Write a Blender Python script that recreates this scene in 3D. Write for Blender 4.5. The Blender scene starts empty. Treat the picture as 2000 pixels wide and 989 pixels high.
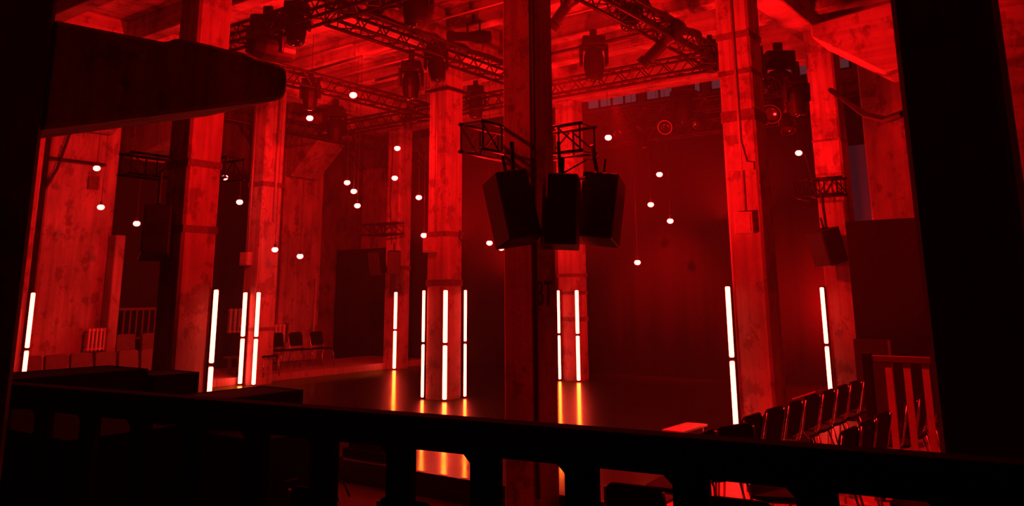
import bpy, bmesh, math, random
from mathutils import Vector, Matrix, Euler
random.seed(7)
S = bpy.context.scene
COL = S.collection
PI = math.pi

# ------------------------------------------------------------------ camera
F, CY, PITCH, ROLL, YAW, ZC = 1590.0, 232.7, .2131, .0068, .6376, 1.9
def cam_axes():
    cp, sp, c, s = math.cos(PITCH), math.sin(PITCH), math.cos(YAW), math.sin(YAW)
    fw = Vector((-s*cp, c*cp, sp)); r = Vector((c, s, 0)); d = fw.cross(r)
    cr, sr = math.cos(ROLL), math.sin(ROLL)
    return cr*r + sr*d, -sr*r + cr*d, fw
RT, DN, FW = cam_axes()
def ray(px, py): return RT*((px-1000)/F) + DN*((py-CY)/F) + FW
EYE = Vector((0, 0, ZC))
def atz(px, py, z): d = ray(px, py); return EYE + d*((z-ZC)/d.z)
def atx(px, py, x): d = ray(px, py); return EYE + d*(x/d.x)
def aty(px, py, y): d = ray(px, py); return EYE + d*(y/d.y)
def atd(px, py, D): d = ray(px, py); return EYE + d*(D/math.hypot(d.x, d.y))
cd = bpy.data.cameras.new('camera'); cam = bpy.data.objects.new('camera', cd); COL.objects.link(cam)
cam.matrix_world = Matrix(((RT.x, -DN.x, -FW.x, 0), (RT.y, -DN.y, -FW.y, 0), (RT.z, -DN.z, -FW.z, ZC), (0, 0, 0, 1)))
cd.sensor_width = 36; cd.lens = F/2000*36; cd.shift_y = -(494.5-CY)/2000
cd.clip_start = .05; cd.clip_end = 200
S.camera = cam

# ------------------------------------------------------------------ materials
def newmat(name):
    m = bpy.data.materials.new(name); m.use_nodes = True
    nt = m.node_tree; nt.nodes.clear()
    out = nt.nodes.new('ShaderNodeOutputMaterial'); b = nt.nodes.new('ShaderNodeBsdfPrincipled')
    nt.links.new(b.outputs[0], out.inputs[0]); return m, nt, b
def tex(nt, kind, scale, vscale=(1, 1, 1), **kw):
    tc = nt.nodes.new('ShaderNodeTexCoord'); mp = nt.nodes.new('ShaderNodeMapping')
    mp.inputs['Scale'].default_value = vscale
    nt.links.new(tc.outputs['Object'], mp.inputs[0])
    t = nt.nodes.new(kind); t.inputs['Scale'].default_value = scale
    for k, v in kw.items(): t.inputs[k].default_value = v
    nt.links.new(mp.outputs[0], t.inputs['Vector']); return t
def ramp(nt, src, stops):
    r = nt.nodes.new('ShaderNodeValToRGB'); e = r.color_ramp.elements
    while len(e) < len(stops): e.new(.5)
    for i, (p, c) in enumerate(stops):
        e[i].position = p; e[i].color = (*c, 1)
    nt.links.new(src, r.inputs[0]); return r
def mixc(nt, a, b, fac, mode='MULTIPLY'):
    m = nt.nodes.new('ShaderNodeMix'); m.data_type = 'RGBA'; m.blend_type = mode
    m.inputs[0].default_value = fac
    nt.links.new(a, m.inputs[6]); nt.links.new(b, m.inputs[7]); return m.outputs[2]
def bump(nt, b, src, strength, dist=.02):
    n = nt.nodes.new('ShaderNodeBump'); n.inputs['Strength'].default_value = strength; n.inputs['Distance'].default_value = dist
    nt.links.new(src, n.inputs['Height']); nt.links.new(n.outputs[0], b.inputs['Normal'])
def concrete(name, base, boards=(6, 6, .25), dark=.55, rough=.85):
    m, nt, b = newmat(name)
    n1 = tex(nt, 'ShaderNodeTexNoise', 1.1, (1, 1, .55), Detail=6, Roughness=.65)
    n2 = tex(nt, 'ShaderNodeTexNoise', 2.2, boards, Detail=3, Roughness=.6)
    n3 = tex(nt, 'ShaderNodeTexNoise', 9, (1, 1, 1), Detail=4, Roughness=.7)
    n4 = tex(nt, 'ShaderNodeTexNoise', 2.6, (1, 1, .8), Detail=5, Roughness=.7)
    r4 = ramp(nt, n4.outputs[0], [(.40, (.45,)*3), (.46, (1,)*3)])
    lo = tuple(c*dark for c in base)
    r1 = ramp(nt, n1.outputs[0], [(.34, lo), (.5, tuple(c*.85 for c in base)), (.66, tuple(min(1, c*1.2) for c in base))])
    r2 = ramp(nt, n2.outputs[0], [(.33, (.5,)*3), (.58, (1,)*3)])
    r3 = ramp(nt, n3.outputs[0], [(.27, (.35,)*3), (.36, (1,)*3)])
    c = mixc(nt, mixc(nt, mixc(nt, r1.outputs[0], r2.outputs[0], .6), r3.outputs[0], .7), r4.outputs[0], .75)
    nt.links.new(c, b.inputs['Base Color']); b.inputs['Roughness'].default_value = rough
    bump(nt, b, n3.outputs[0], .35, .015); return m
def plain(name, col, rough=.5, metal=0, spec=.5, noise=0, emit=None, es=0):
    m, nt, b = newmat(name)
    b.inputs['Roughness'].default_value = rough; b.inputs['Metallic'].default_value = metal
    b.inputs['Specular IOR Level'].default_value = spec
    n = tex(nt, 'ShaderNodeTexNoise', 12, (1, 1, 1), Detail=3)
    k = .75 if not noise else 1-noise
    r = ramp(nt, n.outputs[0], [(.3, tuple(c*k for c in col)), (.7, col)])
    nt.links.new(r.outputs[0], b.inputs['Base Color'])
    if emit:
        b.inputs['Emission Color'].default_value = (*emit, 1); b.inputs['Emission Strength'].default_value = es
    return m
CONC = (.42, .37, .35)
M = {}
M['concrete'] = concrete('board_marked_concrete', CONC)
M['pillar'] = concrete('patched_pillar_concrete', (.46, .41, .38), (5, 5, .2), .6)
M['dark_pillar'] = concrete('dark_concrete', (.15, .13, .12), (5, 5, .2), .5)  # darker concrete for the two near piers
M['pier'] = concrete('pier_concrete', (.40, .36, .34), (4, 4, .3), .6)
M['beam'] = concrete('beam_concrete', (.40, .36, .34), (.3, .3, 5), .6)
M['slab'] = concrete('ceiling_concrete', (.42, .37, .35), (5, .25, 1), .55)
M['wall'] = concrete('wall_plaster', (.20, .18, .17), (2, 2, .5), .6)
M['band'] = concrete('dark_band_concrete', (.2, .17, .16), (5, 5, 5), .5)  # darker concrete, used for the pillar bands
M['box'] = plain('grey_enamel_box', (.42, .38, .36), .5)
M['conduit'] = plain('galvanised_conduit', (.42, .4, .4), .45, .3)
M['black'] = plain('black_powder_coat', (.012, .011, .011), .42)
M['truss'] = plain('black_truss_paint', (.009, .008, .008), .4, 0, .3)
M['lampbody'] = plain('black_lamp_housing', (.007, .006, .006), .5, 0, .25)
M['glass'] = plain('dark_lens_glass', (.02, .015, .015), .08, 0, .8)
M['cabinet'] = plain('black_textured_speaker', (.012, .011, .011), .55)
M['grille'] = plain('black_speaker_grille', (.03, .028, .028), .6)
M['drape'] = plain('black_stage_drape', (.022, .019, .018), .95, 0, .1)
M['backdrop'] = plain('black_backdrop_cloth', (.022, .019, .018), .95, 0, .1)
M['chairplastic'] = plain('black_chair_shell', (.004, .0035, .0035), .65, 0, .06)
M['seatwood'] = plain('pale_seat_pad', (.35, .30, .27), .45)
M['chrome'] = plain('chrome_tube', (.5, .48, .47), .25, 1)
M['railwood'] = plain('black_painted_timber', (.008, .007, .007), .8, 0, .15)
M['gatewood'] = plain('stained_baluster_wood', (.5, .42, .37), .5)
M['case'] = plain('black_case_laminate', (.006, .005, .005), .85, 0, .08)
M['sheet'] = plain('pale_card', (.6, .55, .52), .7)
M['cord'] = plain('black_rubber_cable', (.015, .014, .014), .6)
M['rad'] = plain('painted_radiator', (.6, .55, .53), .35)
M['uphol'] = plain('worn_upholstery', (.11, .085, .075), .8)
M['writing'] = plain('black_stencil_paint', (.012, .01, .01), .8)
# lamps that glow
M['tube'] = plain('glowing_red_tube', (.3, .02, .02), .4, emit=(1, .042, .0262), es=37)
M['bulb'] = plain('glowing_red_bulb', (.3, .02, .02), .4, emit=(1, .036, .03), es=34)
M['skylight'] = plain('dusk_window_glass', (.05, .04, .05), .2, emit=(.30, .08, .11), es=.22)
M['wallglow'] = plain('painted_wall_glow', (.05, .04, .05), .2, emit=(.30, .07, .12), es=.06)  # emission stands for light falling on the rear wall strip
def stage_mat():
    """black vinyl dance floor, gloss colour tinted to paint the tube reflections yellow"""
    m, nt, b = newmat('glossy_black_dance_floor')
    n = tex(nt, 'ShaderNodeTexNoise', 1.6, (.35, 1, 1), Detail=5)
    r = ramp(nt, n.outputs[0], [(.35, (.016, .013, .012)), (.65, (.03, .025, .023))])
    nt.links.new(r.outputs[0], b.inputs['Base Color']); b.inputs['Roughness'].default_value = .34
    b.inputs['Specular IOR Level'].default_value = .3
    g = nt.nodes.new('ShaderNodeBsdfGlossy'); g.inputs['Color'].default_value = (.34, 1, .10, 1)
    n2 = tex(nt, 'ShaderNodeTexNoise', 2.5, (1, 1, 1), Detail=4)
    rr = ramp(nt, n2.outputs[0], [(.3, (.07,)*3), (.7, (.125,)*3)])
    nt.links.new(rr.outputs[0], g.inputs['Roughness'])
    fz = nt.nodes.new('ShaderNodeFresnel'); fz.inputs['IOR'].default_value = 1.75
    w = tex(nt, 'ShaderNodeTexNoise', 7, (1, 1, 1), Detail=2)
    bn = nt.nodes.new('ShaderNodeBump'); bn.inputs['Strength'].default_value = .05; bn.inputs['Distance'].default_value = .01
    nt.links.new(w.outputs[0], bn.inputs['Height'])
    for q in (g, fz, b): nt.links.new(bn.outputs[0], q.inputs['Normal'])
    mx = nt.nodes.new('ShaderNodeMixShader'); out = [n_ for n_ in nt.nodes if n_.type == 'OUTPUT_MATERIAL'][0]
    nt.links.new(fz.outputs[0], mx.inputs[0]); nt.links.new(b.outputs[0], mx.inputs[1]); nt.links.new(g.outputs[0], mx.inputs[2])
    nt.links.new(mx.outputs[0], out.inputs[0]); return m
M['stage'] = stage_mat()
def plank_mat(name, a, c, rough):
    m, nt, b = newmat(name)
    br = tex(nt, 'ShaderNodeTexBrick', 1.0, (1, 1, 1)); br.inputs['Color1'].default_value = (*a, 1); br.inputs['Color2'].default_value = (*c, 1)
    br.inputs['Mortar'].default_value = (.02, .015, .012, 1); br.inputs['Mortar Size'].default_value = .004
    br.inputs['Brick Width'].default_value = 2.0; br.inputs['Row Height'].default_value = .5
    n = tex(nt, 'ShaderNodeTexNoise', 3, (1, 6, 1), Detail=5)
    r = ramp(nt, n.outputs[0], [(.3, (.6,)*3), (.7, (1,)*3)])
    nt.links.new(mixc(nt, br.outputs[0], r.outputs[0], .8), b.inputs['Base Color']); b.inputs['Roughness'].default_value = rough
    return m
M['floor'] = plank_mat('worn_hall_floor', (.17, .14, .12), (.22, .18, .16), .42)
M['riser'] = plank_mat('plywood_riser_top', (.30, .25, .21), (.36, .30, .26), .5)

# ------------------------------------------------------------------ mesh builder
class MB:
    def __init__(s): s.bm = bmesh.new()
    def _v(s, pts, faces):
        vs = [s.bm.verts.new(p) for p in pts]
        for f in faces:
            try: s.bm.faces.new([vs[i] for i in f])
            except ValueError: pass
        return vs
    def box(s, lo, hi, mat=None):
        (a, b, c), (d, e, f) = lo, hi
        P = [Vector(p) for p in ((a,b,c),(d,b,c),(d,e,c),(a,e,c),(a,b,f),(d,b,f),(d,e,f),(a,e,f))]
        if mat: P = [mat @ p for p in P]
        s._v(P, ((0,3,2,1),(4,5,6,7),(0,1,5,4),(1,2,6,5),(2,3,7,6),(3,0,4,7))); return s
    def prism(s, poly, lo, hi, axis='y', mat=None):
        n = len(poly)
        def p3(u, v, w): return Vector({'y': (u, w, v), 'x': (w, u, v), 'z': (u, v, w)}[axis])
        P = [p3(u, v, lo) for u, v in poly] + [p3(u, v, hi) for u, v in poly]
        if mat: P = [mat @ p for p in P]
        s._v(P, [tuple(range(n))[::-1], tuple(range(n, 2*n))] + [(i, (i+1) % n, n+(i+1) % n, n+i) for i in range(n)]); return s
    def path(s, pts, r, n=8, rs=None):
        pts = [Vector(p) for p in pts]; k = len(pts); rings = []
        up = None
        for i, p in enumerate(pts):
            t = (pts[min(i+1, k-1)] - pts[max(i-1, 0)]).normalized()
            if up is None: up = Vector((0, 0, 1)) if abs(t.z) < .9 else Vector((1, 0, 0))
            a = t.cross(up).normalized(); b = a.cross(t).normalized(); up = b
            rr = rs[i] if rs else r
            rings.append([s.bm.verts.new(p + (a*math.cos(2*PI*j/n) + b*math.sin(2*PI*j/n))*rr) for j in range(n)])
        for q in range(k-1):
            for j in range(n):
                s.bm.faces.new((rings[q][j], rings[q][(j+1) % n], rings[q+1][(j+1) % n], rings[q+1][j]))
        s.bm.faces.new(rings[0][::-1]); s.bm.faces.new(rings[-1]); return s
    def tube(s, a, b, r, n=8): return s.path([a, b], r, n)
    def ring(s, c, R, r, mat=None, N=20, n=6):
        rows = []
        for i in range(N):
            u = 2*PI*i/N
            row = []
            for j in range(n):
                v = 2*PI*j/n
                p = Vector(((R+r*math.cos(v))*math.cos(u), (R+r*math.cos(v))*math.sin(u), r*math.sin(v)))
                if mat: p = mat @ p
                row.append(s.bm.verts.new(p + Vector(c)))
            rows.append(row)
        for i in range(N):
            for j in range(n):
                s.bm.faces.new((rows[i][j], rows[(i+1) % N][j], rows[(i+1) % N][(j+1) % n], rows[i][(j+1) % n]))
        return s
    def lathe(s, prof, n=16, mat=None):
        rows = []
        for r, z in prof:
            row = []
            for j in range(n):
                p = Vector((r*math.cos(2*PI*j/n), r*math.sin(2*PI*j/n), z))
                row.append(s.bm.verts.new(mat @ p if mat else p))
            rows.append(row)
        for i in range(len(rows)-1):
            for j in range(n): s.bm.faces.new((rows[i][j], rows[i][(j+1) % n], rows[i+1][(j+1) % n], rows[i+1][j]))
        s.bm.faces.new(rows[0][::-1]); s.bm.faces.new(rows[-1]); return s
    def build(s, name, mat, parent=None, bevel=0, smooth=False, loc=None, rot=None, seg=2):
        bmesh.ops.recalc_face_normals(s.bm, faces=s.bm.faces)
        if bevel: bmesh.ops.bevel(s.bm, geom=list(s.bm.edges), offset=bevel, segments=seg, affect='EDGES', profile=.5)
        if smooth:
            for f in s.bm.faces: f.smooth = True
        me = bpy.data.meshes.new(name); s.bm.to_mesh(me); s.bm.free()
        me.materials.append(M[mat] if isinstance(mat, str) else mat)
        o = bpy.data.objects.new(name, me); COL.objects.link(o)
        if parent: o.parent = parent
        if loc: o.location = loc
        if rot: o.rotation_euler = rot
        return o
def tag(o, label=None, cat=None, group=None, kind=None):
    if label: o['label'] = label
    if cat: o['category'] = cat
    if group: o['group'] = group
    if kind: o['kind'] = kind
    return o
def thing(name, label, cat, loc=(0, 0, 0), rot=(0, 0, 0), group=None):
    o = bpy.data.objects.new(name, None); COL.objects.link(o); o.empty_display_size = .1
    o.location = loc; o.rotation_euler = rot
    return tag(o, label, cat, group)
def struct(o): o['kind'] = 'structure'; return o
def dup(root, loc, rot=None, label=None, group=None, scale=None):
    r = root.copy(); COL.objects.link(r); r.location = loc
    if rot is not None: r.rotation_euler = rot
    if scale: r.scale = (scale,)*3
    if label: r['label'] = label
    if group: r['group'] = group
    for ch in list(root.children):
        c = ch.copy(); COL.objects.link(c); c.parent = r
        for g in list(ch.children):
            d = g.copy(); COL.objects.link(d); d.parent = c
    return r

# ------------------------------------------------------------------ the setting
LOW = -.25                                                       # hall floor; the stage deck is at z = 0
struct(MB().box((-20.7, -3, LOW-.2), (3.2, 21.2, LOW)).build('floor', 'floor'))
struct(MB().box((-16.15, 7.1, LOW+.001), (-3.75, 18.6, 0)).build('floor_stage_deck', 'stage'))
struct(MB().box((-3.7, 6.05, LOW+.001), (3.0, 13.5, 0)).build('floor_seating_riser', 'riser'))
struct(MB().box((-18.6, 10.4, LOW+.001), (-16.18, 17.8, .15)).build('floor_side_platform', 'riser'))
struct(MB().box((-2.9, -2.5, LOW+.001), (3.0, 2.75, .3)).build('floor_balcony', 'railwood'))
struct(MB().box((-20.7, -3, LOW), (-20.5, 21.2, 9.2)).build('wall_left', 'wall'))
struct(MB().box((3.0, -3, LOW), (3.2, 21.2, 9.2)).build('wall_right', 'wall'))
struct(MB().box((-20.5, 21.0, LOW), (3.0, 21.2, 9.2)).build('wall_back', 'wall'))
struct(MB().box((-20.5, -3, 7.5), (3.0, 16.65, 7.75)).build('ceiling', 'slab'))
struct(MB().box((-20.5, 16.65, 8.9), (3.0, 21.0, 9.15)).build('ceiling_roof', 'slab'))
# downstand beams: girders along the pillar rows, ribs across
for x in (-4.3, -10.45, -16.15):
    struct(MB().box((x-.24, 2.0, 6.72), (x+.24, 16.18, 7.5)).build('ceiling_girder', 'beam', bevel=.02, seg=1))
for y in (3.2, 4.9, 6.6, 8.3, 10.0, 11.8, 13.5, 15.0):
    for x0, x1 in ((-18.6, -16.39), (-15.91, -10.69), (-10.21, -4.54), (-4.06, 3.0)):
        struct(MB().box((x0, y-.15, 7.02), (x1, y+.15, 7.5)).build('ceiling_rib', 'beam', bevel=.015, seg=1))
struct(MB().box((-20.5, 16.19, 6.5), (3.0, 16.65, 7.49)).build('ceiling_edge_beam', 'beam', bevel=.02, seg=1))
struct(MB().box((-20.5, 16.55, 7.75), (3.0, 16.65, 8.9)).build('wall_clerestory', 'wall'))
# dusk windows high in the back wall
for i, x in enumerate((-12.6, -10.6, -8.6, -6.6, -4.6)):
    w = MB().box((x, 20.93, 7.42), (x+1.7, 20.97, 7.75)).build('window_%d' % (i+1), 'skylight'); struct(w)
    fr = MB()
    for k in range(5): fr.box((x+k*.425-.02, 20.86, 7.40), (x+k*.425+.02, 20.93, 7.79))
    for z in (7.42, 7.77): fr.box((x-.02, 20.86, z-.02), (x+1.72, 20.92, z+.02))
    fr.build('window_frame', 'black', w)

# ------------------------------------------------------------------ side piers with cantilever brackets
def pier(name, label, lo, hi, mat='pier', bracket=None, cat='pier'):
    cx, cy = (lo[0]+hi[0])/2, (lo[1]+hi[1])/2
    t = thing(name, label, cat, (cx, cy, lo[2]))
    off = Matrix.Translation((-cx, -cy, -lo[2]))
    MB().box(lo, hi, off).build('shaft', mat, t, bevel=.03, seg=1)
    if bracket:
        poly, a, b, ax = bracket
        MB().prism(poly, a, b, ax, off).build('bracket', 'pillar' if mat == 'dark_pillar' else mat, t, bevel=.025, seg=1)
    return t
def lb(x, d, z0, z1, ztip): return [(x, z0), (x, z1), (x+d, z1), (x+d, ztip), (x+.25, z0)]
pier('concrete_pier', 'wide streaked concrete pier at far left with a square patch and a dark crossbar', (-20.3, 8.15, LOW), (-18.7, 9.7, 7.49), 'pier', (lb(-18.72, 1.6, 5.6, 6.9, 6.5), 8.4, 9.4, 'y'))
pier('concrete_pier', 'far concrete side pier hidden behind the hanging loudspeaker and square pillar', (-20.3, 10.3, LOW), (-19.2, 11.3, 7.49), 'pier', (lb(-19.22, 2.2, 5.3, 6.9, 5.6), 10.3, 11.3, 'y'))
pier('concrete_pier', 'far streaked concrete pier with an angled bracket, behind the stacked chairs on the side platform', (-20.3, 14.5, .151), (-18.7, 15.9, 7.49), 'pier', (lb(-18.72, 1.7, 5.2, 6.9, 6.4), 14.5, 15.5, 'y'))
pier('concrete_pier', 'farthest concrete side pier in the back left corner', (-20.3, 18.9, LOW), (-18.9, 20.2, 7.49), 'pier', (lb(-18.92, 1.6, 5.2, 6.9, 6.4), 19.0, 20.0, 'y'))
pier('concrete_pier', 'dim red concrete pier standing behind the black screen', (-3.80, 16.7, LOW), (-2.75, 17.5, 7.4), 'pier')
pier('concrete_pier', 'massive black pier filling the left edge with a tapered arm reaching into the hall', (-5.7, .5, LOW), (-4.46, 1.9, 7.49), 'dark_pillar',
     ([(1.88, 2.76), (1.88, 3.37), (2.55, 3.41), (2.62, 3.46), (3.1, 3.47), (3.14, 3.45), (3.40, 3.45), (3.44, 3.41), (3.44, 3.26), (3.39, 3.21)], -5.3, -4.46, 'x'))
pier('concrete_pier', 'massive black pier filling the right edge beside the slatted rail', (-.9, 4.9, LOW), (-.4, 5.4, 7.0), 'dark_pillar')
t = pier('concrete_pier', 'lit concrete pier with a tapered board-marked arm, mostly behind the black pier', (-1.5, 12.1, .001), (-.5, 12.9, 7.49), 'beam',
     ([(-1.48, 5.0), (-1.48, 6.05), (-3.35, 5.86), (-3.35, 5.66), (-2.42, 4.97)], 12.1, 12.9, 'y'))

# ------------------------------------------------------------------ square pillars
def pillar(label, cx, cy, s=.5, z0=0., top=6.72, mat='pillar'):
    t = thing('concrete_pillar', label, 'pillar', (cx, cy, z0))
    h = s/2; c = .035
    MB().prism([(-h+c, -h), (h-c, -h), (h, -h+c), (h, h-c), (h-c, h), (-h+c, h), (-h, h-c), (-h, -h+c)], 0, top-z0, 'z').build('shaft', mat, t)
    return t
def band(t, s, z, h=.12, name='dark_band'):
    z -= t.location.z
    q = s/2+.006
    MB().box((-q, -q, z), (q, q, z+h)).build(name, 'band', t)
def conduit(t, s, u, face, z0, z1, r=.022):
    z0 -= t.location.z; z1 -= t.location.z
    p = (u, -s/2-r) if face == 'y' else (s/2+r, u)
    MB().tube((*p, z0), (*p, z1), r, 8).build('conduit', 'conduit', t, smooth=True)
def jbox(t, s, u, face, z, w=.3, h=.3, d=.13):
    z -= t.location.z
    lo, hi = ((u-w/2, -s/2-d, z), (u+w/2, -s/2, z+h)) if face == 'y' else ((s/2, u-w/2, z), (s/2+d, u+w/2, z+h))
    b = MB().box(lo, hi).build('junction_box', 'box', t, bevel=.012)
    lo2, hi2 = ((u-w/2+.03, -s/2-d-.012, z+.03), (u+w/2-.03, -s/2-d, z+h-.03)) if face == 'y' else ((s/2+d, u-w/2+.03, z+.03), (s/2+d+.012, u+w/2-.03, z+h-.03))
    MB().box(lo2, hi2).build('box_lid', 'box', b)
P = {}
P['near'] = pillar('nearest dim square pillar, carrying the cluster of three black loudspeakers', -4.87, 6.86, .40, LOW)
P['right'] = pillar('bright square pillar standing behind the right chairs with a single light tube on its left corner', -4.25, 11.5)
P['farright'] = pillar('bright square pillar beside the black screen, with a small loudspeaker hung on it', -4.08, 15.35)
P['left'] = pillar('tall square pillar left of centre rising behind the dark control desk, one face in shadow', -10.30, 6.42, .52, LOW)
P['mid'] = pillar('square pillar mid stage with a light tube on each of its three visible corners', -10.68, 12.17)
P['backmid'] = pillar('square pillar at the back of the stage just right of the nearest pillar', -10.44, 16.42, top=6.49)
P['leftmid'] = pillar('square pillar at the left stage edge with two light tubes near the wall chairs', -16.0, 11.85, .55)
P['backleft'] = pillar('distant square pillar at the back left with one light tube and twin loudspeakers', -16.1, 16.4, top=6.49)
P['farleft'] = pillar('narrow sliver of square pillar at far left beside the black pier', -16.2, 6.6, .5, LOW)
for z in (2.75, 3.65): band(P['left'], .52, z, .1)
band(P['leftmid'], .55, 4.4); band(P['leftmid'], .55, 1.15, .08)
conduit(P['leftmid'], .55, -.1, 'y', 2.85, 6.6, .03); jbox(P['leftmid'], .55, -.12, 'y', 2.6)
conduit(P['leftmid'], .55, .05, 'x', 3.6, 6.6, .03)
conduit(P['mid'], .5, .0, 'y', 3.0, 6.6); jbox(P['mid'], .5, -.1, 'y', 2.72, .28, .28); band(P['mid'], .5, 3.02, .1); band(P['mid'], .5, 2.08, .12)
tt = P['mid']; MB().path([(.27, .15, 3.15), (.33, .05, 3.0), (.36, .25, 2.75)], .015).build('cable', 'cord', tt)
conduit(P['right'], .5, .02, 'y', 3.05, 6.7); jbox(P['right'], .5, .03, 'y', 2.72, .27, .3)
band(P['right'], .5, 4.35, .16); band(P['right'], .5, 5.05, .07); band(P['right'], .5, 5.6, .1)  # these dark bands paint truss shadows onto the shaft
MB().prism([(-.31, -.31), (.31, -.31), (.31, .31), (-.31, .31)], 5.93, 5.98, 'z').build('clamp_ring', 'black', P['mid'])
pl = MB().prism([(-.2, 3.62), (.2, 3.62), (.2, 3.72), (.1, 3.74), (.04, 4.02), (-.06, 4.02), (-.15, 3.74), (-.2, 3.72)], -.285, -.25, 'y').build('bracket_plate', 'box', P['right'])
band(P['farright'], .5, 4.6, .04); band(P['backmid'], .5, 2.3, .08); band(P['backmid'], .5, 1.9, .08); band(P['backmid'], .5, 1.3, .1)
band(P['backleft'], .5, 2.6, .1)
MB().path([(.02, -.275, 3.3), (-.08, -.275, 4.4), (-.02, -.275, 6.0)], .012).build('cable', 'cord', P['backleft'])
MB().box((.195, -.2, LOW), (.205, .2, -.2)).build('kick_plate', 'band', P['near'])
MB().box((.1995, -.215, .3), (.225, -.185, 5.5)).build('corner_strip', 'black', P['near'])  # narrow black strip up the front corner
# stencilled pillar number on the near pillar's right face
tc = bpy.data.curves.new('stencil', 'FONT'); tc.body = 'BT'; tc.size = .34; tc.extrude = .001
tc.align_x = 'CENTER'
to = bpy.data.objects.new('stencil', tc); COL.objects.link(to)
dg = bpy.context.evaluated_depsgraph_get()
me = bpy.data.meshes.new_from_object(to.evaluated_get(dg)); bpy.data.objects.remove(to)
me.materials.clear(); me.materials.append(M['writing'])
wo = bpy.data.objects.new('stencilled_number', me); COL.objects.link(wo); wo.parent = P['near']
wo.rotation_euler = (PI/2, 0, PI/2); wo.location = (.203, -.04, 1.80-LOW); wo.scale = (.75, 1, 1)
tag(wo, 'black stencilled letters')

# ------------------------------------------------------------------ light tubes
def light_bar(label, x, y, h=2.02, z0=0., r=.019, lean=(0, 0)):
    """two tubes end to end in an opaque channel whose closed back faces the pillar"""
    q = min(P.values(), key=lambda o: (o.location.x-x)**2+(o.location.y-y)**2).location
    out = Vector((x-q.x, y-q.y)).normalized() + .75*Vector((-x, -y)).normalized()
    t = thing('light_tube', label, 'light tube', (x, y, z0), (0, 0, math.atan2(out.y, out.x)-PI/2), 'vertical red light tubes')
    g = h/2
    for k in range(2):
        a, b = k*g+.028, (k+1)*g-.022
        MB().path([(0, 0, a), (0, 0, a+.012), (0, 0, b-.012), (0, 0, b)], r, 12, [r*.6, r, r, r*.6]).build('tube', 'tube', t)
        MB().tube((0, 0, k*g), (0, 0, k*g+.028), r*1.1, 12).build('end_cap', 'black', t)
    MB().tube((0, 0, h-.022), (0, 0, h), r*1.1, 12).build('end_cap', 'black', t)
    w = r*1.25
    MB().prism([(-w, -.2*r), (-w, -1.35*r), (w, -1.35*r), (w, -.2*r), (w-.004, -.2*r), (w-.004, -1.12*r), (-w+.004, -1.12*r), (-w+.004, -.2*r)], .005, h-.005, 'z').build('channel', 'black', t)
    return t
light_bar('light tube on the left corner of the three-tube pillar', -10.97, 11.91, r=.030)
light_bar('brightest light tube on the front corner of the three-tube pillar', -10.39, 11.88, r=.040)
light_bar('light tube on the right corner of the three-tube pillar', -10.39, 12.46, r=.030)
light_bar('light tube in front of the distant back left pillar', -15.84, 16.09, r=.042)
light_bar('left light tube of the back stage pillar, touching the nearest pillar in view', -10.635, 16.11, r=.030)
light_bar('right light tube of the back stage pillar, with a long yellow reflection', -10.14, 16.12, r=.040)
light_bar('left light tube of the pair on the pillar at the left stage edge', -16.03, 11.49, r=.044)
light_bar('right light tube of the pair on the pillar at the left stage edge', -15.63, 11.55, r=.042)
light_bar('light tube on the right edge of the tall pillar behind the control desk', -10.00, 6.70, r=.032)
light_bar('light tube on the left corner of the pillar behind the right chairs', -4.545, 11.205, r=.034)
light_bar('light tube beside the far right pillar under the small loudspeaker', -4.37, 15.06, r=.034)
light_bar('leftmost light tube, leaning against the sliver of pillar', -15.90, 6.91, r=.036, z0=0.)

# ------------------------------------------------------------------ hanging bulbs
BULBS = [
 (690,186,13.5,'largest hanging bulb, in front of the roof truss left of centre'),
 (605,231,12,'hanging bulb glowing under the lamp left of the largest bulb'),
 (776,290,11,'hanging bulb just left of the three-tube pillar top, above two round lamps'),
 (189,329,10.5,'upper bulb in front of the wide streaked pier at far left'),
 (197,405,10,'lower bulb at the right edge of the wide streaked pier at far left'),
 (267,437,9.5,'bulb close beside the loudspeaker hanging at far left'),
 (439,347,9,'bulb at the right edge of the tall pillar behind the control desk'),
 (468,395,9.5,'bulb hanging in the dark gap between the two left pillars'),
 (537,488,8.5,'small low bulb on the right edge of the left stage pillar'),
 (586,501,9,'low bulb in front of the streaked pier behind the left chairs'),
 (678,357,9.5,'topmost bulb of the close group of three left of the back left pillar'),
 (691,374,10,'middle bulb of the close group of three left of the back left pillar'),
 (698,402,8.5,'lowest bulb of the close group of three left of the back left pillar'),
 (771,348,8.5,'bulb in front of the back left pillar, below the round lamps'),
 (818,386,9.5,'bulb hanging against black just left of the three-tube pillar'),
 (828,460,8.5,'lower small bulb touching the left side of the three-tube pillar'),
 (882,353,12,'bulb hanging in front of the three-tube pillar'),
 (956,475,10.5,'upper bulb of the pair left of the speaker cluster bottom'),
 (979,485,9,'lower bulb of the pair left of the speaker cluster bottom'),
 (1188,269,12.5,'bright bulb right of the loudspeaker truss on the nearest pillar'),
 (1288,341,11,'upper bulb of the four before the red back cloth'),
 (1271,400,10,'second highest bulb of the four before the red back cloth'),
 (1309,432,11,'rightmost bulb of the four before the red back cloth'),
 (1245,513,9.5,'lowest bulb of all, before the red back cloth'),
 (1560,299,11,'bulb between the two right pillars below the dark lamp cluster'),
]
bulb0 = {}
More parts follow.
